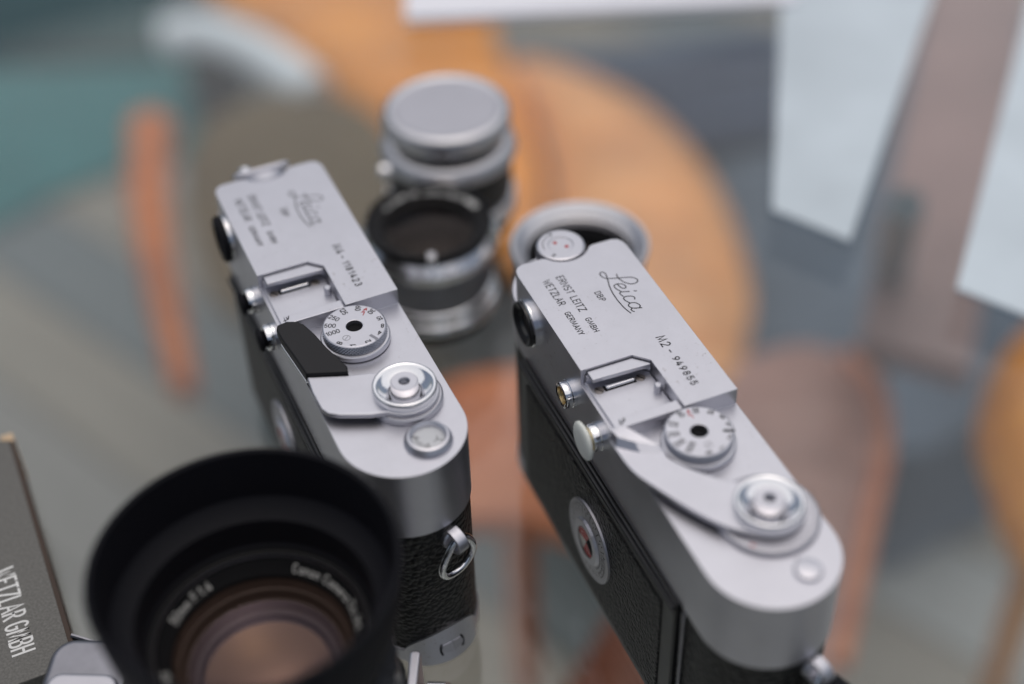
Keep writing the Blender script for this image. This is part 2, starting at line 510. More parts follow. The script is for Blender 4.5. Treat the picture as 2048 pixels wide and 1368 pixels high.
SCRIPT = [
 spline([(27.0, 24.1), (28.1, 23.9), (29.3, 24.0), (30.9, 24.6), (32.0, 25.6), (32.4, 26.8), (31.9, 27.9), (31.0, 28.1), (30.0, 27.4), (29.4, 26.3), (28.7, 24.1), (27.8, 21.5), (26.9, 20.4), (25.6, 20.05), (24.8, 20.4), (24.7, 21.1), (25.4, 21.5), (26.6, 21.4), (28.2, 21.0), (30.3, 20.4), (33.3, 19.9), (36.9, 19.8), (40.3, 20.1), (42.6, 20.7)], 6),
 spline([(30.7, 22.6), (31.6, 22.6), (32.7, 23.0), (33.1, 23.6), (32.7, 24.1), (31.9, 24.1), (31.1, 23.5), (30.7, 22.6), (30.8, 21.8), (31.3, 21.35), (32.5, 21.5), (33.9, 22.2)], 6),
 spline([(34.75, 24.1), (34.4, 23.2), (34.1, 22.3), (34.2, 21.65), (34.7, 21.5), (35.9, 21.8)], 6),
 [(35.0, 25.3), (35.3, 25.9)],
 spline([(38.1, 24.0), (37.5, 24.3), (36.8, 24.0), (36.3, 23.0), (36.2, 22.1), (36.6, 21.55), (37.5, 21.55), (38.8, 22.2)], 6),
 spline([(41.5, 22.9), (40.9, 21.9), (39.9, 21.4), (39.3, 21.7), (39.0, 22.4), (39.3, 23.4), (40.1, 24.0), (41.0, 24.15), (41.6, 23.6)], 6),
 spline([(41.85, 24.2), (41.4, 22.9), (41.05, 22.0), (41.3, 21.4), (41.9, 21.4), (42.4, 21.8)], 6),
]

# ------------------------------------------------------------------ the setting below and around: deck floor
FZ = -720
floor = obj('floor', [(-6000, -4000, FZ - 12), (6000, -4000, FZ - 12), (6000, 8000, FZ - 12), (-6000, 8000, FZ - 12)], [[0, 1, 2, 3]], 'subfloor', smooth=False)
tag(floor, kind='structure')
PD = Vector((0.745, -0.667, 0)); PN = Vector((0.667, 0.745, 0))
pv, pf = prism_data([(-1500, -52), (1500, -52), (1500, 52), (-1500, 52)], 0, 11)
pmesh = {}
for k in range(-30, 13):
    mname = FLOORM[[0, 2, 1, 0, 3, 2, 1, 2][(k * 5 + 4) % 8]].name
    if mname not in pmesh:
        po = obj('plank', pv, pf, mname, floor, smooth=False)
        pmesh[mname] = po.data
    else:
        po = bpy.data.objects.new('plank', pmesh[mname]); COL.objects.link(po); po.parent = floor
    c = Vector((0, 1150, 0)) + PN * (108 * k) + PD * (random.uniform(-120, 120))
    po.location = Vector((c.x, c.y, FZ - 11)) * MM
    po.rotation_euler = (0, 0, math.atan2(PD.y, PD.x))

# ------------------------------------------------------------------ glass tabletop (top face is z = 0)
GT = prism('glass_tabletop', [(-620, 40), (620, 40), (620, 760), (-620, 760)], -10, 0, 'table_glass', None, bevel=1.0, seg=2)
tag(GT, 'clear glass tabletop that mirrors the sky and carries the cameras', 'tabletop')

# ------------------------------------------------------------------ rangefinder camera bodies
L, W, RR = 138.0, 32.0, 16.0
HT, HD, HL, HS = 77.5, 72.7, 67.0, 51.0
def outline(off=0.0, n=20):
    r = RR - off
    return arc(L - RR, RR, r, -90, 90, n) + arc(RR, RR, r, 90, 270, n)
def end_pt(t, z, extra=0.0):
    return (L - RR + (RR + extra) * math.cos(t), RR + (RR + extra) * math.sin(t), z)

def regions_mesh(regs, zb):
    """regs: list of (polygon points CCW, height). Shared edges must share points. Returns verts, faces of a closed block."""
    key = lambda p: (round(p[0], 3), round(p[1], 3))
    heights = {}
    owner = {}
    for pts, h in regs:
        for i, p in enumerate(pts):
            heights.setdefault(key(p), set()).update((h, zb))
            owner[(key(p), key(pts[(i + 1) % len(pts)]))] = h
    vid, V, F = {}, [], []
    def vt(p, z):
        k = (p, round(z, 4))
        if k not in vid:
            vid[k] = len(V); V.append((p[0], p[1], z))
        return vid[k]
    for pts, h in regs: F.append([vt(key(p), h) for p in pts])
    for (a, b), h in owner.items():
        lo = owner.get((b, a), zb)
        if lo >= h: continue
        up = sorted(z for z in heights[b] if lo <= z <= h)
        dn = sorted((z for z in heights[a] if lo <= z <= h), reverse=True)
        F.append([vt(b, z) for z in up] + [vt(a, z) for z in dn])
    outer = []
    nxt = {a: b for (a, b) in owner if (b, a) not in owner}
    s = next(iter(nxt)); p = s
    while True:
        outer.append(p); p = nxt[p]
        if p == s: break
    F.append([vt(p, zb) for p in outer][::-1])
    return V, F

def build_body(name, loc, yaw, kind):
    root = empty(name, loc, yaw)
    O = T(-69, -16, 0)
    def P(n, *a, **k): k['M'] = O @ k.get('M', Matrix()); return prism(n, *a, **k)
    def LT(n, prof, mat, parent, cx, cy, **k): return lathe(n, prof, mat, parent, M=O, cx=cx, cy=cy, **k)
    def TX(n, st, wd, mat, parent, z, base=0.015):
        V, F = ribbon_mesh(st, wd, lambda x, y, l: Vector((x - 69, y - 16, z + l)), base)
        return obj(n, V, F, mat, parent, smooth=False)
    # --- covering and base
    P('leather_body', outline(0.45, 28), 3.0, HS + 0.5, 'leatherette', root, bevel=0)
    P('base_plate', outline(0.0, 28), 0.0, 5.2, 'satin_chrome', root, bevel=0.7, seg=3)
    # --- arched end of the base plate with the locking key
    V, F = [], []
    n = 28
    for i in range(n + 1):
        t = -0.62 + 1.42 * i / n
        s = i / n
        zt = 5.2 + 7.0 * (max(0.0, math.sin(math.pi * s)) ** 0.55) * (0.75 + 0.35 * s)
        bulge = 2.0 * math.sin(math.pi * s) ** 0.5 if 0 < s < 1 else 0.0
        for ex in (0.12, -1.0):
            for z in (0.7, zt): V.append(end_pt(t, z, ex + (bulge if ex > 0 and z < 1 else 0)))
    for i in range(n):
        a, b = 4 * i, 4 * i + 4
        F += [[a, b, b + 1, a + 1], [a + 1, b + 1, b + 3, a + 3], [a + 3, b + 3, b + 2, a + 2], [a + 2, b + 2, b, a]]
    F += [[0, 1, 3, 2], [4 * n, 4 * n + 2, 4 * n + 3, 4 * n + 1]]
    arch = obj('base_arch', V, F, 'satin_chrome', root, M=O)
    def wrap(pts, z0, t0, ex, mat, nm, par, dep=1.0):
        fl = lambda y: 2.0 * max(0.0, 1 - (z0 + y - .7) / 11.0)        # follow the flare
        a = [end_pt(t0 + x / RR, z0 + y, ex + fl(y)) for x, y in pts]
        b = [end_pt(t0 + x / RR, z0 + y, ex + fl(y) - dep) for x, y in pts]
        m = len(a)
        ff = [list(range(m)), list(range(m, 2 * m))[::-1]] + [[i, (i + 1) % m, m + (i + 1) % m, m + i] for i in range(m)]
        return obj(nm, a + b, ff, mat, par, M=O, sharp=30)
    rr = lambda w, h: arc(w, 0.9, 1.0, -60, 60, 5, h) + arc(-w, 0.9, 1.0, 120, 240, 5, h)
    wrap(rr(2.5, 2.3), 4.3, 0.16, 0.16, 'engraving_black', 'key_recess', arch)
    wrap([(-2.9, .2), (-.25, -.9), (-.25, 2.6), (-2.5, 2.4), (-3, 1.4)], 4.3, 0.16, 0.34, 'dull_aluminium', 'key_half', arch)
    wrap([(.25, -.9), (2.9, .2), (3, 1.4), (2.5, 2.4), (.25, 2.6)], 4.3, 0.16, 0.34, 'dull_aluminium', 'key_half', arch)
    # --- rear door with leather panel and film dial
    P('rear_door', [(19.5, -1.0), (112.2, -1.0), (112.2, 1.2), (19.5, 1.2)], 2.6, HS - .6, 'black_paint', root, bevel=0.7)
    fr = [(24, 6), (106, 6), (106, 44.5), (24, 44.5)]
    RM = Matrix(((1, 0, 0, 0), (0, 0, -1, 0), (0, 1, 0, 0), (0, 0, 0, 1)))   # (u, w, depth to the rear)
    P('leather_panel', fr, 0.6, 1.45, 'fine_leatherette', root, bevel=0.35, M=RM)
    P('door_ridge', [(19.5, -1.9), (112.2, -1.9), (112.2, -.6), (19.5, -.6)], HS - 3.0, HS - 1.4, 'black_paint', root, bevel=0.55)
    P('hinge_rod', arc(114.6, .1, .55, 0, 360, 12)[:-1], 5.2, HS - 1, 'dark_steel', root)
    dsk = lathe('film_dial', [(0, 2.2), (11.7, 2.2), (12.0, 2.05), (12.1, 1.4)], 'dull_aluminium', root, M=O @ AX(67, 0, 25) @ Matrix(), seg=64)
    cup = lathe('dial_centre', [(4.6, 2.9), (4.9, 3.05), (6.6, 2.95), (7.0, 2.2)], 'satin_chrome', dsk, M=O @ AX(67, 0, 25), seg=64, knurl=(40, .28, 2.9, 3.1))
    for k, (a0, a1, mt) in enumerate(((60, 185, 'red_enamel'), (185, 250, 'white_enamel'), (250, 330, 'red_enamel'), (330, 420, 'engraving_black'))):
        sec = [(0, 0)] + arc(0, 0, 4.6, a0, a1, 12)
        prism('enamel_sector', sec, 2.5, 2.75, mt, dsk, M=O @ AX(67, 0, 25))
    st = []
    for a in range(0, 360, 14):
        if 190 < a < 260: continue
        c, s = math.cos(R(a)), math.sin(R(a))
        st.append([(8.6 * c, 8.6 * s), (9.9 * c, 9.9 * s)])
    for r_ in (7.6, 8.9, 10.2): st.append(arc(0, 0, r_, -75 + r_ * 4, 5 + r_ * 2, 12))
    V, F = ribbon_mesh(st, 0.22, lambda x, y, l: AX(67, 0, 25) @ Vector((x, y, 2.2 + l)))
    obj('dial_marking', V, F, 'engraving_black', dsk, M=O, smooth=False)
    V, F = ribbon_mesh([[p for p in t_] for t_ in [[(x - 0 + 0, y) for x, y in q] for q in [[(c_ * math.cos(R(w_)), c_ * math.sin(R(w_))) for c_ in (10.3, 11.0)] for w_ in range(20, 170, 9)]]], 0.35, lambda x, y, l: AX(67, 0, 25) @ Vector((x, y, 2.2 + l)))
    obj('dial_figures', V, F, 'engraving_black', dsk, M=O, smooth=False)
    # --- top plate, housing block and shoe recess in one piece
    cutL = [(17, 0), (15.0, .35), (13.6, 1.3), (13.0, 2.8), (13.0, 8.6), (13.25, 9.3)] + arc(9.4, 16, 7.5, -56, 56, 14) + [(13.25, 22.7), (13.0, 23.4), (13.0, 29.2), (13.6, 30.7), (15.0, 31.65), (17, 32)]
    nb = [(56.8, 0), (56.8, 14.0), (60.3, 17.5), (78.15, 17.5), (78.15, 32)]
    left = arc(RR, RR, RR, 90, 270, 28)
    regL = cutL + left                     # (17,0) .. (17,32), then round the end back
    regB = [(17, 0), (56.8, 0)] + nb[1:] + [(17, 32)] + cutL[::-1][1:-1]
    right = arc(L - RR, RR, RR, -90, 90, 36)
    regR = [(56.8, 0)] + right + nb[::-1][:-1]
    V, F = regions_mesh([(regL, HL), (regB, HT), (regR, HD)], HS)
    top = obj('top_plate', V, F, 'satin_chrome', root, M=O, bevel=0.42, seg=3, blimit=38)
    # --- accessory shoe
    sh = P('accessory_shoe', [(57.05, 0.9), (77.95, 0.9), (77.95, 17.2), (60.4, 17.2), (57.05, 13.9)], HD - .2, 73.55, 'satin_chrome', root, bevel=0.2)
    P('shoe_rail', [(57.05, 1.6), (60.3, 1.6), (60.9, 17.2), (60.4, 17.2), (57.05, 13.9)], 75.5, 76.75, 'satin_chrome', sh, bevel=0.18)
    P('shoe_rail_wall', [(57.1, 1.2), (57.9, 1.2), (57.9, 14.6), (57.1, 13.8)], 73.5, 75.6, 'satin_chrome', sh)
    P('shoe_rail', [(74.8, 1.6), (77.95, 1.6), (77.95, 17.2), (74.8, 17.2)], 75.5, 76.75, 'satin_chrome', sh, bevel=0.18)
    P('shoe_rail_wall', [(77.1, 1.2), (77.9, 1.2), (77.9, 17.1), (77.1, 17.1)], 73.5, 75.6, 'satin_chrome', sh)
    P('shoe_spring', [(60.6, 4.6), (62.1, 4.6), (62.1, 12.4), (60.6, 12.4)], 73.6, 74.5, 'polished_chrome', sh, bevel=0.35)
    P('spring_slot', [(60.35, 4.2), (62.4, 4.2), (62.4, 12.8), (60.35, 12.8)], 73.5, 73.58, 'engraving_black', sh)
    for vv in (2.9, 14.2):
        sc = LT('screw', [(0, 73.75), (1.15, 73.72), (1.35, 73.5)], 'screw_steel', sh, 61.4, vv, seg=20)
        TX('screw_slot', [[(60.6, vv - .6), (62.2, vv + .6)]], 0.35, 'engraving_black', sc, 73.76)
    LT('stop_pin', [(0, 76.0), (.75, 75.95), (1.0, 75.7), (1.0, 73.5)], 'satin_chrome', sh, 67.4, 16.0, seg=20)
    TX('shoe_mark', [spline([(76.6, 1.1), (76.2, 2.4), (75.2, 2.9)], 4), [(75.5, 2.2), (76.4, 2.4)]], 0.28, 'engraving_black', sh, 76.75)
    # --- engraving
    ink = 'engraving_black'
    dv = 0.0 if kind == 2 else -1.1
    en = lambda s, h, u, v, wd, gap=.26, wide=1.0: TX('engraving', [[(u + x, v + y) for x, y in q] for q in text_strokes(s, h, gap, wide)[0]], wd, ink, top, HT)
    TX('engraving', [[(x, y + dv) for x, y in q] for q in SCRIPT], 0.31, ink, top, HT)
    en('ERNST LEITZ', 1.95, 21.7, 9.0 + dv, 0.27, .27, 1.04)
    en('GMBH', 1.45, 39.8, 9.05 + dv, 0.25, .34, 1.15)
    en('WETZLAR', 1.95, 21.7, 5.1 + dv, 0.27, .27, .98)
    en('GERMANY', 1.45, 35.6, 5.15 + dv, 0.25, .3, 1.12)
    en('DBP', 1.55, 31.5, 15.6 + dv, 0.25, .35, 1.05)
    if kind == 2:
        en('M2', 2.3, 53.6, 22.3, 0.33, .36); en('-', 2.2, 59.0, 22.3, 0.33); en('949855', 1.75, 62.0, 22.5, 0.33, .5, 1.1)
    else:
        en('M4', 2.3, 53.4, 22.3, 0.33, .36); en('-', 2.2, 58.6, 22.3, 0.33); en('1181423', 1.75, 61.4, 22.5, 0.33, .5, 1.1)
    # --- shutter speed dial
    du, dv_, dz = 86.95, 16.8, 77.6
    dial = LT('shutter_dial', [(2.15, dz - 2.4), (2.15, dz - .08), (2.3, dz), (7.85, dz), (8.05, dz - .12)], 'satin_chrome', root, du, dv_, seg=96)
    diamond_band('dial_knurl', 8.42, dz - 2.5, dz - .25, 116, 5, 0.3, 'satin_chrome', dial, du - 69, dv_ - 16)
    LT('dial_rim', [(8.05, dz - .12), (8.25, dz - .3)], 'satin_chrome', dial, du, dv_, seg=96)
    LT('dial_base', [(8.0, dz - 2.4), (8.2, dz - 2.9), (8.75, dz - 3.05), (9.0, dz - 3.3), (9.0, HD + .35), (8.5, HD + .3), (8.5, HD - .2)], 'satin_chrome', dial, du, dv_, seg=96)
    LT('dial_hole', [(0, dz - 1.3), (2.15, dz - 1.2)], 'matt_black', dial, du, dv_, seg=32)
    rot = 0 if kind == 4 else 40
    dm = {'1000': -88, '500': -115, '250': -143, '125': -174, '60': 152, '30': 119, '15': 89, '8': 64, '4': 42, '2': 9, '1': -22, 'B': -50}
    st = []
    for s, a in dm.items():
        hh = 1.32
        q, w = text_strokes(s, hh, .26, .98)
        ca, sa = math.cos(R(a + rot)), math.sin(R(a + rot))
        for poly in q:      # text runs from the rim towards the centre
            st.append([(du + ca * (7.6 - x) + sa * (y - hh / 2), dv_ + sa * (7.6 - x) - ca * (y - hh / 2)) for x, y in poly])
    TX('dial_figures', st, 0.23, ink, dial, dz)
    a = R(134 + rot); ca, sa = math.cos(a), math.sin(a)
    pol = lambda r_, t_: (du + ca * r_ - sa * t_, dv_ + sa * r_ + ca * t_)
    TX('flash_arrow', [[pol(4.4, -.35), pol(5.8, -.1), pol(5.3, .5), pol(7.1, 0)], [pol(6.5, .45), pol(7.2, 0), pol(6.4, -.3)]], 0.26, 'engraving_red', dial, dz)
    a = R(26 + rot); ca, sa = math.cos(a), math.sin(a)
    TX('index_slot', [[pol(5.9, 0), pol(8.1, 0)]], 0.85, 'dark_steel' if kind == 4 else 'engraving_black', dial, dz, 0.02)
    a = R(-43 + rot); ca, sa = math.cos(a), math.sin(a)
    c0 = pol(4.9, 0)
    TX('dial_screw', [arc(c0[0], c0[1], .95, 0, 360, 20), [(c0[0] - .5, c0[1] + .6), (c0[0] + .5, c0[1] - .6)]], 0.1, ink, dial, dz)
    # --- release and winding lever
    ru, rv = 113.0, 20.6
    if kind == 2:
        cd = LT('counter_disc', [(5.0, 74.25), (11.2, 74.25), (11.8, 74.0), (12.0, 73.6), (12.0, HD + .25), (11.5, HD - .2)], 'dull_aluminium', root, ru, rv, seg=144, knurl=(72, .16, 73.0, 74.1))
        st = []
        for k in range(40):
            an = R(-150 + k * 6.2)
            st.append([(ru + r_ * math.cos(an), rv + r_ * math.sin(an)) for r_ in (10.3, 11.1 if k % 5 else 9.6)])
        TX('counter_ticks', st, 0.14, 'engraving_grey', cd, 74.25)
        TX('counter_dot', [[(119.9, 12.4), (120.3, 12.8)]], .7, 'engraving_red', cd, 74.25)
        TX('counter_dot', [[(113.2, 10.6), (113.7, 10.6)]], .7, ink, cd, 74.25)
        hub = arc(ru, rv, 8.4, -42, 158, 20)
        lv = [(79.0, -2.9), (84, -3.1), (91, -2.5), (97.5, 0.0), (103.5, 2.7), (109, 5.6), (114.3, 9.2)] + [(118.2, 13.4)] + hub[1:] + [(103.8, 18.6), (100.4, 14.2), (95, 9.6), (90.2, 7.0), (87.4, 7.2), (83, 4.2), (78.3, 1.2), (77.6, -1.2)]
        lever = P('advance_lever', spline([p for p in lv], 3, True), 74.8, 76.1, 'satin_chrome', root, bevel=0.35, seg=3)
        V = [(77.5, -1.4, 75.6), (78.1, 1.4, 75.6), (83, 4.3, 75.6), (87.6, 7.3, 75.6), (89.0, 6.3, 75.7), (86.6, 1.6, 75.7), (82.5, -2.9, 75.7), (79.2, -2.9, 75.6),
             (78.1, -1.2, 78.0), (78.7, 0.9, 78.2), (83.2, 3.7, 77.6), (87.3, 6.6, 76.6), (86.4, 5.3, 76.8), (84.2, 1.4, 77.5), (81.6, -1.9, 78.0), (79.3, -2.3, 78.1)]
        F = [[i, (i + 1) % 8, 8 + (i + 1) % 8, 8 + i] for i in range(8)] + [[8, 9, 15], [9, 14, 15], [9, 10, 14], [10, 13, 14], [10, 11, 13], [11, 12, 13], [7, 6, 5, 4, 3, 2, 1, 0]]
        obj('lever_tip', [(x, y, z + .25) for x, y, z in V], F, 'satin_chrome', lever, M=O, bevel=0.22, seg=2, sharp=12, blimit=14)
        bp = LT('cover_screw', [(0, 73.75), (2.4, 73.7), (2.9, 73.55), (3.2, 73.2), (3.2, HD - .1)], 'satin_chrome', root, 130.2, 20.9, seg=40)
        TX('index_dot', [[(126.5, 20.4), (126.8, 20.4)]], .55, ink, top, HD)
    else:
        hub = arc(ru, rv, 8.5, -50, 150, 22)
        lv = [(98.2, .2), (104, -.3), (110.4, -.1), (112.6, .9), (114.4, 3.4), (117.4, 10.0)] + hub + [(104.6, 17.6), (103.4, 14.6), (102.2, 10.2)]
        lever = P('advance_lever', lv, 74.6, 76.0, 'satin_chrome', root, bevel=0.4, seg=3)
        LT('lever_hub', [(7.6, 74.7), (8.9, 74.5), (9.3, 74.1), (9.3, HD + .2), (8.9, HD - .2)], 'dull_aluminium', lever, ru, rv, seg=72)
        tip = [(77.4, -1.0), (79, -1.6), (83, -1.5), (90.5, -.6), (98.0, .1), (101.9, 9.9), (99.6, 10.35), (91, 8.0), (84.5, 6.8), (80.0, 5.5), (78.0, 4.0), (77.0, 1.8)]
        P('lever_grip', tip, 74.2, 77.0, 'black_plastic', lever, bevel=0.55, seg=3)
        P('lever_edge', [(82.0, -1.72), (98.5, -.1), (98.5, .5), (82.0, -1.0)], 73.6, 74.4, 'polished_chrome', lever, bevel=.15)
        # exposure counter window
        fc = LT('counter_ring', [(3.95, 73.3), (4.0, 74.2), (4.5, 74.75), (5.1, 74.6), (5.85, 73.6), (6.05, HD - .1)], 'satin_chrome', root, 128.6, 20.4, seg=64)
        LT('counter_face', [(0, 73.35), (4.1, 73.35)], 'counter_face', fc, 128.6, 20.4, seg=40)
        st = []
        for k in range(9):
            an = R(-125 + k * 15)
            r0 = 2.0 if k % 4 else 1.6
            st.append([(128.2 + r_ * math.cos(an), 20.0 + r_ * math.sin(an)) for r_ in (r0, 2.8)])
        for s, (x0, y0), an in (('5', (126.6, 17.6), -150), ('0', (131.2, 19.2), -65)):
            q, w = text_strokes(s, 1.25)
            c_, s_ = math.cos(R(an + 90)), math.sin(R(an + 90))
            for poly in q: st.append([(x0 + c_ * (x - .3) - s_ * (y - .6), y0 + s_ * (x - .3) + c_ * (y - .6)) for x, y in poly])
        st += [[(130.3, 23.6), (129.6, 22.3), (128.4, 22.6)], [(129.6, 22.3), (129.9, 21.3)]]
        TX('counter_figures', st, .17, ink, fc, 73.36)
        LT('counter_glass', [(0, 74.45), (2.2, 74.35), (4.0, 74.05)], 'window_glass', fc, 128.6, 20.4, seg=40)
    rel = LT('release_collar', [(3.6, 75.9), (4.2, 76.3), (5.6, 76.9), (6.6, 77.8), (7.1, 78.25), (7.6, 78.3), (7.95, 78.0), (8.0, 77.3), (7.7, 76.6), (7.7, 75.8)], 'polished_chrome', root, ru, rv, seg=96, sharp=50)
    LT('release_button', [(0, 77.4), (1.25, 77.4), (1.25, 78.9), (1.45, 79.1), (3.2, 79.1), (3.38, 78.95), (3.45, 78.6), (3.45, 75.5)], 'satin_chrome', rel, ru, rv, seg=48, sharp=15)
    for q in range(3): LT('thread', [(1.25, 77.8 + q * .4), (1.05, 78.0 + q * .4), (1.25, 78.2 + q * .4)], 'dark_steel', rel, ru, rv, seg=24)
    LT('button_groove', [(3.5, 76.6), (3.62, 76.5), (3.5, 76.4)], 'engraving_black', rel, ru, rv, seg=48)
    # --- rewind
    if kind == 2:
        kn = LT('rewind_knob', [(3.3, 77.05), (3.5, 77.2), (6.0, 77.2), (6.55, 76.9), (6.8, 76.4), (6.8, 73.2), (6.2, 72.6), (6.2, HL - .2)], 'satin_chrome', root, 9.0, 16, seg=144, knurl=(30, .32, 73.0, 76.6))
        LT('knob_centre', [(0, 76.95), (3.35, 76.95)], 'satin_chrome', kn, 9.0, 16, seg=40)
        for (x, y) in ((7.55, 14.95), (10.25, 17.25)):
            LT('red_dot', [(0, 77.03), (.5, 77.02), (.62, 76.95)], 'red_enamel', kn, x, y, seg=16)
        q, w = text_strokes('R', 1.3)
        c_, s_ = math.cos(R(35)), math.sin(R(35))
        TX('knob_letter', [[(12.7 + c_ * (x - .3) - s_ * (y - .6), 12.3 + s_ * (x - .3) + c_ * (y - .6)) for x, y in poly] for poly in q], .2, 'engraving_black', kn, 77.2)
        ar = arc(9, 16, 4.9, -175, -85, 12)
        TX('knob_arrow', [ar, [(ar[0][0] - .9, ar[0][1] - 1.0), ar[0], (ar[0][0] + .9, ar[0][1] - .8)]], .2, 'engraving_black', kn, 77.2)
    else:
        SM = O @ T(7.0, 16, 71.0) @ Matrix.Rotation(R(-42), 4, 'Y')
        kn = lathe('rewind_crank', [(0, 1.6), (7.0, 1.6), (7.6, 1.2), (7.8, .4), (7.8, -3.5), (7.2, -5.0)], 'satin_chrome', root, M=SM, seg=64)
        prism('crank_arm', spline([(-2.6, -7.4), (0, -8.4), (2.6, -7.4), (2.9, 0), (2.6, 7.4), (0, 8.4), (-2.6, 7.4), (-2.9, 0)], 4, True), 1.9, 3.6, 'satin_chrome', kn, bevel=.6, M=SM @ T(1.2, 0, 0))
        lathe('crank_grip', [(0, 5.0), (1.6, 4.9), (2.0, 4.4), (2.0, 3.5)], 'polished_chrome', kn, M=SM @ T(1.2, -4.6, 0), seg=24)
    # --- viewfinder eyepiece and flash sockets on the rear
    if kind == 2:
        ep = lathe('eyepiece', [(6.0, 1.3), (6.35, 1.5), (6.75, 1.2), (6.8, 0)], 'polished_chrome', root, M=O @ AX(24.8, 0, 67.6), seg=64)
        lathe('eyepiece_ring', [(3.6, .5), (4.1, 1.5), (5.3, 2.25), (5.8, 2.5), (6.25, 2.3), (6.3, 1.0)], 'black_paint', ep, M=O @ AX(24.8, 0, 67.6), seg=64)
        lathe('eyepiece_lens', [(0, 1.0), (2.0, .95), (3.8, .7)], 'black_paint', ep, M=O @ AX(24.8, 0, 67.6), seg=40)
    else:
        ep = lathe('eyepiece', [(5.8, 1.0), (6.7, .9), (6.8, .5), (6.8, 0)], 'polished_chrome', root, M=O @ AX(24.8, 0, 67.8), seg=64)
        lathe('eyepiece_ring', [(3.8, 1.0), (4.1, 2.6), (4.8, 3.2), (6.2, 3.1), (6.75, 2.5), (6.8, 1.0)], 'black_rubber', ep, M=O @ AX(24.8, 0, 67.8), seg=72, knurl=(36, .2, 2.4, 3.15))
        lathe('eyepiece_lens', [(0, 1.6), (2.0, 1.55), (3.9, 1.3)], 'black_paint', ep, M=O @ AX(24.8, 0, 67.8), seg=40)
    for i, (u_, z_) in enumerate(((51.6, 65.4), (68.6, 65.8))):
        m_ = O @ AX(u_, 0, z_)
        so = lathe('flash_socket', [(2.4, 1.6), (2.5, 2.9), (3.0, 3.1), (3.5, 2.9), (3.65, 2.4), (3.65, 1.2), (3.85, 1.0), (3.85, -.2)], 'polished_chrome', root, M=m_, seg=48)
        if kind == 2 and i == 0:
            lathe('socket_liner', [(0, .9), (1.1, .9), (1.3, 2.3), (1.8, 2.3), (1.8, 1.4), (2.2, 1.4), (2.45, 2.7)], 'brass', so, M=m_, seg=32)
            st = [[(2.75, 0), (3.1, 0)]]
        elif kind == 2:
            lathe('socket_plug', [(0, 5.7), (3.0, 5.6), (4.6, 5.3), (5.1, 4.9), (5.1, 4.4), (4.4, 4.05), (3.2, 3.8), (2.8, 3.4), (2.7, 2.6)], 'ivory_plastic', so, M=m_, seg=48, sharp=70)
            lathe('plug_sleeve', [(2.6, 3.4), (3.05, 3.3), (3.2, 2.9)], 'brass', so, M=m_, seg=32)
        else:
            lathe('socket_plug', [(0, 5.2), (2.4, 5.1), (3.2, 4.7), (3.3, 4.1), (2.7, 3.8), (2.3, 3.5), (2.3, 2.6)], 'black_rubber', so, M=m_, seg=40, sharp=60)
    # --- strap lug on the winding end
    tl = 0.34
    ct = Vector(end_pt(tl, 46.0)); nn = Vector((math.cos(tl), math.sin(tl), 0)); tt = Vector((-math.sin(tl), math.cos(tl), 0))
    bas = Matrix(((tt.x, 0, nn.x, ct.x), (tt.y, 0, nn.y, ct.y), (0, 1, 0, ct.z), (0, 0, 0, 1)))
    lg = lathe('strap_lug', [(0, .9), (2.6, .9), (3.0, .5), (3.0, -1)], 'satin_chrome', root, M=O @ bas, seg=32)
    hoop = [bas @ Vector((0, 3.0 * math.cos(R(q)), .2 + 4.4 * math.sin(R(q)))) for q in range(0, 181, 15)]
    v_, f_ = [], []
    for h_ in hoop:
        rad = (h_ - ct); rad = Vector((rad.dot(nn), rad.z)); rad = rad.normalized() if rad.length else Vector((0, 1))
        outv = nn * rad.x + Vector((0, 0, rad.y))
        for sx, so_ in ((-1.5, .55), (1.5, .55), (1.5, -.45), (-1.5, -.45)):
            v_.append(h_ + tt * sx + outv * so_)
    for i in range(len(hoop) - 1):
        for k in range(4):
            l_ = (k + 1) % 4
            f_.append([4 * i + k, 4 * i + l_, 4 * i + 4 + l_, 4 * i + 4 + k])
    f_ += [[0, 1, 2, 3], [4 * i + 4 + k for k in range(4)]]
    obj('lug_hoop', v_, f_, 'satin_chrome', lg, M=O, bevel=.2)
    if kind == 4:
        ring = [(-.6, 1.6, 2.6), (-3.2, -1.2, 2.5), (-5.0, -4.6, 2.3), (-5.3, -7.8, 2.1), (-3.8, -10.2, 2.0), (-1.0, -11.0, 2.0), (2.0, -10.4, 2.0), (4.3, -8.2, 2.1), (4.9, -5.4, 2.3), (4.0, -2.2, 2.4), (1.8, .8, 2.5)]
        tube('split_ring', [(O @ bas) @ Vector(p) for p in spline(ring, 6, True)], 1.0, 'polished_chrome', lg, seg=12, closed=True)
    else:
        rg = [(0.0, 1.0, 2.6), (-2.6, -2.0, 3.4), (-2.6, -5.4, 4.8), (0, -6.8, 5.4), (2.6, -5.4, 4.8), (2.6, -2.0, 3.4)]
        tube('split_ring', [(O @ bas) @ Vector(p) for p in spline(rg, 6, True)], .7, 'polished_chrome', lg, seg=10, closed=True)
        pad = [(-4, -3.5), (0, -2.0), (4, -3.5), (6.6, -7), (6.8, -14), (5, -22), (-5, -22), (-6.8, -14), (-6.6, -7)]
        prism('leather_tab', spline(pad, 4, True), 2.2, 8.6, 'black_rubber', lg, bevel=1.5, seg=3, M=O @ bas)
    # --- front: lens mount with body cap and the three finder windows
    FM = Matrix(((1, 0, 0, 0), (0, 0, 1, 32), (0, 1, 0, 0), (0, 0, 0, 1)))
    mt = lathe('lens_mount', [(22, 0), (22, 2.0), (24.5, 2.0), (25.5, 1.4), (25.5, -.6)], 'satin_chrome', root, M=O @ FM @ T(62, 30, 0), seg=64)
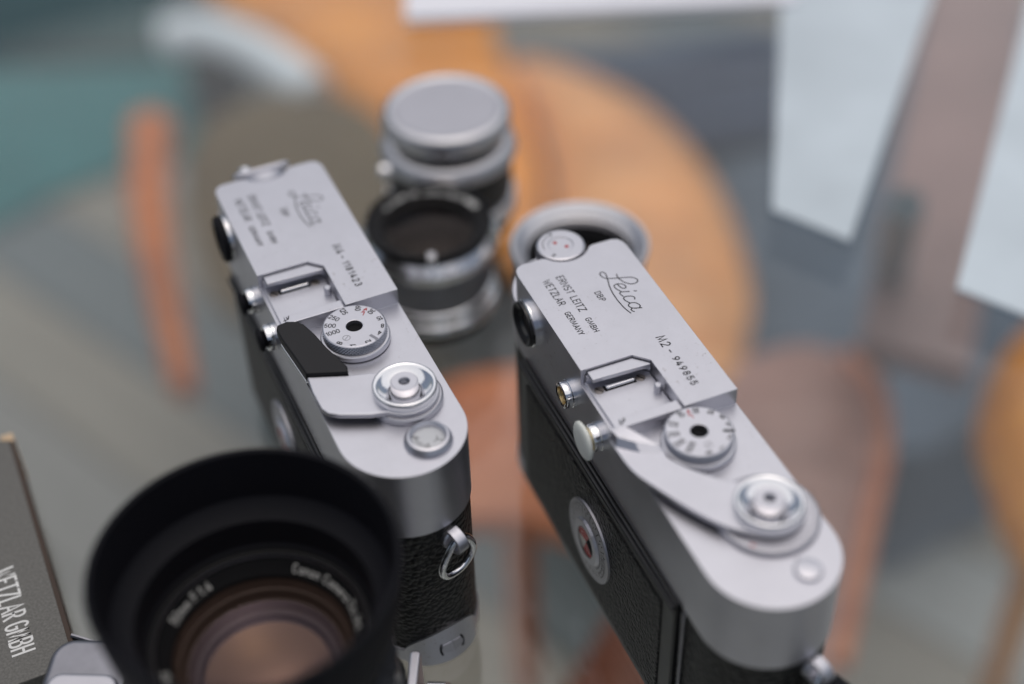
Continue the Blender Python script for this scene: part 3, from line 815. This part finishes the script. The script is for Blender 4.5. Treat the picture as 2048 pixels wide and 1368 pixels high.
    lathe('body_cap', [(0, 4.2), (17, 4.2), (20.5, 4.0), (21.6, 3.2), (21.6, .4)], 'black_plastic', mt, M=O @ FM @ T(62, 30, 0), seg=64)
    for (u0, u1, z0, z1) in ((18, 33, 61, 73), (44, 58, 63, 72), (64, 70, 64, 70)):
        prism('finder_window', [(u0, z0), (u1, z0), (u1, z1), (u0, z1)], -.3, .35, 'black_paint', root, M=O @ FM, bevel=.2)
    return root

def body_loc(X, Y, a):
    return (X - 16 * math.sin(R(a)), Y + 16 * math.cos(R(a)), 0)
M4 = build_body('rangefinder_camera', body_loc(-62.648, 295.661, -67.207), R(-67.207), 4)
tag(M4, 'chrome film camera with black-tipped winding lever and a wire ring on its end', 'camera')
M2 = build_body('rangefinder_camera', body_loc(21.164, 255.003, -68.459), R(-68.459), 2)
tag(M2, 'chrome film camera with red-dotted rewind knob, all-metal lever and white socket plug', 'camera')

# ------------------------------------------------------------------ loose lenses standing behind the bodies
def ring_text(name, s, h, wd, r, a_mid, z, mat, parent, gap=.3, flip=False, cx=0, cy=0, wide=1.0, z_in=0.0):
    q, w = text_strokes(s, h, gap, wide)
    def place(x, y, l):
        rr = r + y if not flip else r + h - y
        a = R(a_mid) - (x - w / 2) / (r + h / 2) * (1 if not flip else -1)
        return Vector((cx + rr * math.cos(a), cy + rr * math.sin(a), z + l + z_in * (rr - r)))
    V, F = ribbon_mesh([[p for p in spline(poly, 2)] if len(poly) > 2 else poly for poly in q], wd, place, .03)
    return obj(name, V, F, mat, parent, smooth=False)

ls = empty('capped_lens', (-20.0, 431.0, 0))
tag(ls, 'tall black and silver lens wearing a round satin metal cap', 'lens')
lathe('rear_cap', [(0, 0), (20.5, 0), (21, .5), (21, 6), (20, 6.4)], 'black_plastic', ls)
lathe('mount_ring', [(20, 6.4), (22.6, 6.6), (23.2, 7.2), (23.2, 13.0), (22.6, 13.5), (20.5, 13.7)], 'lens_satin', ls)
lathe('focus_barrel', [(20.5, 13.7), (21.6, 14.2), (21.9, 15), (21.9, 29), (21.2, 29.6)], 'black_paint', ls, seg=144, knurl=(48, .5, 14.9, 29.2))
lathe('aperture_ring', [(21.2, 29.6), (23.4, 29.9), (23.9, 30.8), (23.8, 32.0), (23.0, 34.4), (21.8, 35.8), (19.6, 36.2)], 'lens_satin', ls, sharp=40)
lathe('front_barrel', [(19.6, 36.2), (19.6, 41.5)], 'matt_black', ls)
cp = lathe('lens_cap', [(20.2, 40.0), (21.4, 40.3), (21.9, 41.2), (22.0, 44.4), (21.6, 46.4), (20.5, 47.5), (18.9, 47.8), (18.3, 47.3)], 'lens_satin', ls, sharp=60)
lathe('cap_face', [(18.35, 47.32), (17.8, 47.1)] + [(17.6 - k * .55, 47.1 + (.06 if k % 2 else 0)) for k in range(31)] + [(0, 47.1)], 'dull_aluminium', cp, sharp=60)
lathe('focus_tab', [(0, 4.5), (2.0, 4.3), (2.6, 3.4), (2.4, 0)], 'polished_chrome', ls, M=T(-19.5, -11.5, 29.5) @ Matrix.Rotation(R(-90), 4, 'Y'), seg=24)
lathe('release_catch', [(0, 5.2), (2.4, 5.0), (3.0, 4.0), (2.6, 0)], 'lens_satin', ls, M=T(-20, -9, 10) @ Matrix.Rotation(R(-90), 4, 'Y'), seg=24)

lm = empty('open_lens', (-25.6, 381.0, 0))
tag(lm, 'short lens facing up with black lettered front ring and bright silver aperture ring', 'lens')
lathe('rear_cap', [(0, 0), (18.6, 0), (19.2, .6), (19.2, 5.6), (18.4, 6)], 'black_plastic', lm)
lathe('mount_ring', [(18.4, 6)] + [(18.9 + 2.9 * math.cos(R(a)), 7.2 + 2.5 * math.sin(R(a))) for a in range(-60, 91, 15)] + [(18.9, 9.6)] + [(18.3 + 2.6 * math.cos(R(a)), 11.7 + 2.4 * math.sin(R(a))) for a in range(-60, 91, 15)] + [(18.2, 14.3)], 'bright_ring', lm, sharp=50)
lathe('focus_ring', [(19.2, 14.3), (19.8, 14.8), (19.8, 26), (19.2, 26.6)], 'dark_steel', lm, seg=160, knurl=(80, .35, 14.7, 26.2))
lathe('aperture_ring', [(19.2, 26.0), (20.4, 26.3), (20.8, 27.0), (20.9, 29.4), (22.3, 30.0), (22.7, 30.8), (22.6, 31.3), (19.9, 34.5)], 'bright_ring', lm, sharp=22)
lathe('front_bezel', [(20.0, 34.4), (20.6, 36.8), (20.3, 37.6), (19.7, 37.7), (19.2, 37.2), (18.7, 36.4), (16.0, 35.6), (15.7, 33.6), (14.2, 33.0)], 'satin_black', lm, sharp=25)
lathe('inner_tube', [(14.4, 33.1), (13.0, 27), (9, 23), (0, 22.5)], 'matt_black', lm)
lathe('front_element', [(14.3, 33.0), (10, 34.2), (5, 34.9), (0, 35.1)], 'lens_glass', lm)
ring_text('ring_lettering', 'WETZLAR 1:2', 1.7, .34, 16.4, 128, 35.7, 'white_lettering', lm, z_in=.28)
ring_text('ring_lettering', 'ERNST LEITZ GMBH', 1.7, .34, 16.4, 62, 35.7, 'white_lettering', lm, z_in=.28)
prism('index_tab', [(-1.4, -20.9), (1.4, -20.9), (1.2, -17.4), (-1.2, -17.4)], 35.2, 38.4, 'lens_satin', lm, bevel=.5, M=Matrix.Rotation(R(4), 4, 'Z'))
q = []
for k in range(9):
    a_ = R(-130 + k * 11)
    q.append((a_,))
V, F = [], []
for (a_,) in q:
    b0 = len(V)
    for da, z_ in ((-.007, 31.9), (.007, 31.9), (.007, 33.0), (-.007, 33.0)): V.append(((22.66 - .8437 * (z_ - 31.3)) * math.cos(a_ + da), (22.66 - .8437 * (z_ - 31.3)) * math.sin(a_ + da), z_))
    F.append([b0, b0 + 1, b0 + 2, b0 + 3])
obj('scale_marks', V, F, 'engraving_black', lm, smooth=False)

lr = empty('hooded_lens', (22.3, 367.5, 0))
tag(lr, 'silver lens with wide pale metal hood rim behind the rewind knob', 'lens')
lathe('rear_cap', [(0, 0), (18.5, 0), (19, .6), (19, 5), (18, 5.4)], 'black_plastic', lr)
lathe('barrel', [(18, 5.4), (20.4, 5.8), (20.8, 6.6), (20.8, 13), (20, 13.6), (20, 14.6), (20.8, 15.2), (20.8, 24), (20.2, 25), (19.6, 25.5)], 'lens_satin', lr, seg=120)
lathe('hood', [(19.6, 25.5), (20.4, 29), (21.7, 35.4), (22.0, 36.4), (21.6, 36.9), (20.9, 36.8), (19.4, 35.2), (18.2, 34.4), (17.7, 33.4), (17.0, 33.0), (16.4, 31.2)], 'lens_satin', lr, sharp=28)
lathe('inner_tube', [(16.5, 31.3), (15, 29), (13.8, 27.5), (13, 22), (0, 21)], 'matt_black', lr)
lathe('front_element', [(13.7, 27.3), (9, 28.4), (0, 29)], 'lens_glass', lr)

# ------------------------------------------------------------------ camera lying on its back, big lens with rubber hood pointing up
lc = empty('camera_on_its_back', (-57, 199, 0))
tag(lc, 'silver camera lying on its back, black rubber hood on its upturned 50mm lens', 'camera')
def rrect(x0, x1, y0, y1, r, n=6):
    return arc(x1 - r, y0 + r, r, -90, 0, n) + arc(x1 - r, y1 - r, r, 0, 90, n) + arc(x0 + r, y1 - r, r, 90, 180, n) + arc(x0 + r, y0 + r, r, 180, 270, n)
bm_ = Matrix.Rotation(R(-4), 4, 'Z')
prism('leather_body', rrect(-40, 28, -96, 22, 8), .6, 31.5, 'leatherette', lc, bevel=1.0, M=bm_)
prism('top_plate', rrect(-58, -40.2, -97, 11.5, 4), 0, 33, 'dull_aluminium', lc, bevel=1.6, seg=4, M=bm_)
prism('darkened_end', rrect(-60, -38, 4, 23, 6), 0, 31, 'dark_steel', lc, bevel=2.2, seg=4, M=bm_)  # dark metal stands in for a dark reflection on the silver end
prism('base_plate', rrect(28.2, 31, -97, 22.5, 1.2), 0, 30, 'satin_chrome', lc, bevel=.8, M=bm_)
lathe('tripod_socket', [(2, 3.2), (5.4, 3.2), (6.4, 2.6), (6.6, 0)], 'polished_chrome', lc, M=bm_ @ T(33, 10, 17) @ Matrix.Rotation(R(90), 4, 'Y'), seg=40)
prism('lock_key', rrect(-7, 7, -1.6, 1.6, 1.5), 0, 5.0, 'polished_chrome', lc, bevel=.6, M=bm_ @ T(33, 15.5, 24) @ Matrix.Rotation(R(90), 4, 'Y') @ Matrix.Rotation(R(35), 4, 'Z'))
lb = lathe('lens_barrel', [(25, 31), (29.5, 31.2), (30, 32), (30, 38), (28, 39), (28, 41), (29.3, 42), (29.3, 52), (27, 53.5), (25.5, 55), (25.5, 67)], 'black_paint', lc, seg=144, knurl=(40, .7, 41.9, 52.2))
lathe('rubber_hood', [(25.4, 62), (27.5, 63), (29.5, 68), (30.3, 73), (31.2, 74.2), (32.2, 82), (32.9, 89), (32.75, 89.8), (32.2, 90), (31.6, 89.6), (31.0, 83), (30.4, 76.5), (29.6, 75.4), (27.0, 73.8), (25.8, 73.2), (25.2, 66.0), (24.5, 65.2)], 'black_rubber', lc, seg=120, sharp=25)
lathe('filter_ring', [(24.6, 65.4), (24.2, 64.6), (23.7, 64.4), (23.45, 63.6)], 'satin_black', lb, seg=96)
lathe('gilt_line', [(23.6, 63.9), (23.3, 64.05), (23.05, 63.6)], 'dark_steel', lb, seg=96)
lathe('name_ring', [(23.2, 63.5), (22.6, 62.6), (20.2, 60.6), (19.9, 59.8)], 'matt_black', lb, seg=96)
for s_, am in (('Canon Camera Co.,Inc.', 42), ('50mm F:1.4', 146), ('Japan', -62), ('LENS', 206)):
    ring_text('ring_lettering', s_, 1.5, .25, 20.8, am, 61.17, 'grey_lettering', lb, gap=.42, wide=1.15, z_in=.833)
lathe('inner_cell', [(20.1, 59.9), (19.0, 57.4), (18.6, 57.2), (17.7, 55.0), (17.2, 54.9), (16.0, 53.0)], 'brown_barrel', lb, seg=96, sharp=20)
lathe('inner_ring', [(16.0, 53.0), (15.2, 52.6), (14.8, 50.8), (14.3, 50.4)], 'mauve_cell', lb, seg=96, sharp=20)
lathe('amber_element', [(14.4, 50.45), (9, 48.6), (4, 47.9), (0, 47.7)], 'amber_glass', lb, seg=64)
lathe('front_element', [(20.0, 59.9), (15, 62.0), (9, 63.3), (4, 63.9), (0, 64.0)], 'coated_glass', lb, seg=96)
lathe('inner_element', [(17.3, 55.0), (12, 53.6), (6, 52.9), (0, 52.7)], 'purple_glass', lb, seg=96)

# ------------------------------------------------------------------ carton on the left and the frayed strap end beside it
ang = math.atan2(0.917, -0.40)
bx = empty('carton', (-112.0, 226.0, 0), 0)
tag(bx, 'dark grey carton with white capital lettering at the left picture edge', 'box')
e1, e2 = Vector((-0.400, 0.917, 0)).normalized(), Vector((-0.917, -0.400, 0)).normalized()
BM = Matrix(((e1.x, e2.x, 0, 0), (e1.y, e2.y, 0, 0), (0, 0, 1, 0), (0, 0, 0, 1)))
prism('carton_lid', [(0, 0), (88, 0), (88, 92), (0, 92)], 3.0, 20, 'carton_print', bx, bevel=.5, M=BM)
prism('carton_base', [(-.3, .1), (88.3, .1), (88.3, 92.3), (-.3, 92.3)], 0, 3.2, 'carton_core', bx, bevel=.2, M=BM)
prism('edge_tape', [(-.3, -.35), (88.2, -.35), (88.2, .9), (-.3, .9)], 4, 20.12, 'carton_edge', bx, bevel=.15, M=BM)
prism('corner_fold', [(85.6, -.6), (89.2, -.6), (89.2, 3.2), (87.4, 3.0)], 3, 20.3, 'carton_core', bx, bevel=.2, M=BM)
q, w = text_strokes('WETZLAR GMBH', 5.6, .15, .56, .36)
txt = [[(x, y) for x, y in poly] for poly in q]
bo = BM @ Vector((9.0 + w, 14.6, 20))
flat_text('lid_lettering', txt, 0.66, 'white_lettering', bx, bo, -e1, -e2, .03)

fr_ = empty('frayed_strap', (-112, 236, 0))
tag(fr_, 'thin dark frayed strap end between the carton and the black hood', 'strap')
for k in range(6):
    zz = 13 + k * 1.3
    tube('strand', [(-5 + k * .35, .6 - k * .5, zz + 2 - 13 + 12), (2, 1.4 - k * .8, zz - 1), (9, 2.8 - k * 1.3, zz - 3 + (k % 3)), (18, 1.5 - k * 1.5, 6 + k), (24, -2 - k, .6 + k * .4)], [.55, .5, .45, .4, .35], 'dark_steel' if k % 2 else 'black_paint', fr_, seg=6)

# ------------------------------------------------------------------ paper and sheets lying at the far side of the glass
pp = prism('paper_pad', [(-41.5, 566.5), (128, 571), (126, 650), (-44, 646)], .2, 4.0, 'white_paper', None, bevel=.3)
tag(pp, 'white paper pad lying at the far edge of the glass', 'paper')
s1 = prism('pale_sheet', [(95.3, 428), (119.7, 408.5), (187, 574), (232, 690), (129, 690), (120.5, 572)], .2, 1.6, 'blue_white_sheet', None, bevel=.2)
tag(s1, 'pale blue-white card with slanting side next to the paper pad', 'card')
s2 = prism('pale_sheet', [(150.5, 381), (171, 365.5), (300, 330), (340, 560), (258, 645), (222, 556)], .2, 1.6, 'blue_white_sheet', None, bevel=.2)
tag(s2, 'pale blue-white card cut by the right picture edge', 'card')

# ------------------------------------------------------------------ chairs and other things seen through the glass
def pad_mesh(pts, z, thick, dome, rings=7, tilt=(0, 0)):
    pts = spline(pts, 4, True)
    cx = sum(p[0] for p in pts) / len(pts); cy = sum(p[1] for p in pts) / len(pts)
    n = len(pts)
    V, F = [], []
    def ht(x, y, s): return z + dome * (1 - s ** 2.2) + tilt[0] * (x - cx) + tilt[1] * (y - cy)
    for k in range(rings + 1):
        s = 1 - k / (rings + 0.6)
        for x, y in pts:
            X, Y = cx + (x - cx) * s, cy + (y - cy) * s
            V.append((X, Y, ht(X, Y, s)))
    V.append((cx, cy, ht(cx, cy, 0)))
    top = len(V) - 1
    for k in range(rings):
        for i in range(n):
            j = (i + 1) % n
            F.append([k * n + i, k * n + j, (k + 1) * n + j, (k + 1) * n + i])
    for i in range(n): F.append([rings * n + i, rings * n + (i + 1) % n, top])
    b0 = len(V)
    for i in range(n): V.append((V[i][0], V[i][1], V[i][2] - thick))
    for i in range(n): F.append([i, b0 + i, b0 + (i + 1) % n, (i + 1) % n])
    F.append([b0 + i for i in range(n)])
    return V, F
def shell_chair(label, pts, z, mat, legs, dome=18, thick=14, tilt=(0, 0), legmat=None):
    c = empty('shell_chair', (0, 0, 0))
    tag(c, label, 'chair')
    V, F = pad_mesh(pts, z, thick, dome, tilt=tilt)
    cx = sum(p[0] for p in pts) / len(pts); cy = sum(p[1] for p in pts) / len(pts)
    c.location = Vector((cx, cy, FZ)) * MM
    V = [(x - cx, y - cy, zz - FZ) for x, y, zz in V]
    obj('seat_shell', V, F, mat, c, sharp=50)
    for (x0, y0), (x1, y1) in legs:
        tube('leg', [(x0 - cx, y0 - cy, z - FZ - 4), (x1 - cx, y1 - cy, .5)], [11, 8], legmat or mat, c)
    return c
shell_chair('bright amber chair seat under the glass, top centre behind the capped lens', [(-320, 1523), (-55, 1507), (-3, 1337), (28, 1157), (31, 1028), (8, 977), (-18, 1062), (-121, 1214), (-195, 1309), (-280, 1423)], -480, 'amber_plywood', [((-77, 1401), (-77, 1427))], dome=24)
shell_chair('broad chair seat with painted-in peach sky reflection under the glass right of the lenses', [(8, 1311), (86, 1283), (153, 1198), (189, 1091), (201, 983), (194, 906), (162, 838), (68, 842), (41, 953), (39, 1157)], -480, 'peach_painted_sheen', [((103, 1208), (116, 1260)), ((141, 900), (152, 887))], dome=40)
rose = shell_chair('rounded chair seat with painted-in rosy sky reflection under the glass right of the white-plugged camera', [(129, 651), (160, 677), (191, 680), (212, 656), (217, 617), (209, 578), (194, 537), (177, 489), (160, 442), (126, 417), (96, 454), (102, 556)], -300, 'rose_painted_sheen', [((150, 500), (140, 480))], dome=16)
tube('edge_band', spline([(x - rose.location.x / MM, y - rose.location.y / MM, -298 - FZ) for x, y in ((206, 668), (217, 640), (216, 612), (209, 578), (194, 537), (177, 489), (160, 442))], 4), 6, 'tan_plywood', rose, seg=10)
shell_chair('orange chair seat under the glass cut by the right picture edge', [(339, 696), (308, 675), (284, 640), (270, 603), (268, 564), (268, 527), (282, 498), (337, 546), (377, 667)], -300, 'amber_plywood', [((320, 590), (330, 600))], dome=24)
shell_chair('salmon chair seat under the glass between the two chrome cameras', [(-51, 647), (-20, 665), (17, 665), (52, 638), (61, 596), (45, 536), (7, 545), (-21, 548), (-43, 551), (-56, 601)], -300, 'tan_plywood', [((0, 600), (4, 590))], dome=12)
shell_chair('dark red-brown chair seat under the glass below the white-plugged camera', [(67, 565), (40, 529), (18, 488), (20, 440), (106, 440), (110, 516)], -400, 'dark_plywood', [((66, 500), (66, 490))], dome=10)
st_ = shell_chair('olive upholstered stool with orange leg laid level to catch light under the glass, upper left', [(-278, 1064), (-262, 1141), (-188, 1178), (-112, 1124), (-89, 990), (-101, 876), (-192, 857), (-231, 895), (-261, 972)], -420, 'olive_upholstery', [((-150, 1000), (-150, 1000))], dome=14)
st_['category'] = 'stool'
st_.name = 'stool'
cx_, cy_ = st_.location.x / MM, st_.location.y / MM
tube('level_leg', [(x - cx_, y - cy_, z - FZ) for x, y, z in spline([(-309, 1094, -402), (-294, 990, -400), (-265, 873, -402), (-235, 770, -410)], 5)], [21 - 0.75 * k for k in range(16)], 'burnt_orange', st_, seg=14)  # the leg, shaped as a level rail so its top catches light
tb = tube('pale_frame_tube', spline([(-330, 1285, -424), (-290, 1282, -418), (-240, 1246, -416), (-200, 1205, -418), (-176, 1178, -424)], 6), 20, 'pale_tube', None, seg=14)
tag(tb, 'pale grey curved frame tube below the amber seat', 'chair frame')
V, F = pad_mesh([(-714, 1752), (-406, 1753), (-375, 1524), (-459, 1476), (-528, 1430), (-623, 1387)], -710, 6, 3)
tag(obj('teal_mat', V, F, 'teal_mat', sharp=50), 'teal floor mat in the upper left seen through the glass', 'mat')
V, F = pad_mesh([(-790, 1971), (-478, 1953), (-440, 1740), (-495, 1712), (-697, 1712), (-800, 1720)], -690, 28, 6)
tag(obj('dark_bag', V, F, 'dark_teal', sharp=50), 'dark teal bag on the floor in the top left corner', 'bag')
V, F = pad_mesh([(-395, 1640), (-330, 1640), (-315, 1560), (-365, 1520)], -580, 130, 8)
tag(obj('black_bag', V, F, 'near_black', sharp=50), 'small black bag between the teal bag and the amber seat', 'bag')
V, F = pad_mesh([(-96, 1448), (109, 1468), (511, 1521), (625, 1425), (466, 939), (377, 858), (307, 832), (199, 914), (181, 1123), (124, 1296), (-4, 1361)], -560, 150, 26)
bundle = obj('cloth_sky_wash_bundle', V, F, 'cloth_with_sky_wash', sharp=50)
for fp in ([(-82, 1353), (48, 1333), (152, 1337), (286, 1366)], [(-80, 1286), (46, 1269), (147, 1274), (277, 1303)], [(-40, 1215), (43, 1204), (141, 1212), (268, 1244)]):
    tube('fold', spline([(x, y, -518) for x, y in fp], 5), 21, 'navy_cloth', bundle, seg=12)
tag(bundle, 'large cloth bundle, blue-grey partly for painted-in sky reflection, on the floor in the upper right', 'cloth')
br = prism('leaning_board', [(340, 1057), (417, 1052), (252, 590), (196, 620)], -255, -240, 'rose_wood', None, bevel=2)
tag(br, 'rose-brown board under the glass between the two pale cards', 'board')
rd = tube('slim_stand', [(192, 572, -110), (224, 671, -230), (242, 725, -330), (256, 766, -420), (262, 780, -719)], [9, 10, 11, 11, 10], 'steel_blue', None)
tag(rd, 'slim blue-grey metal post under the glass below the pale cards', 'post')
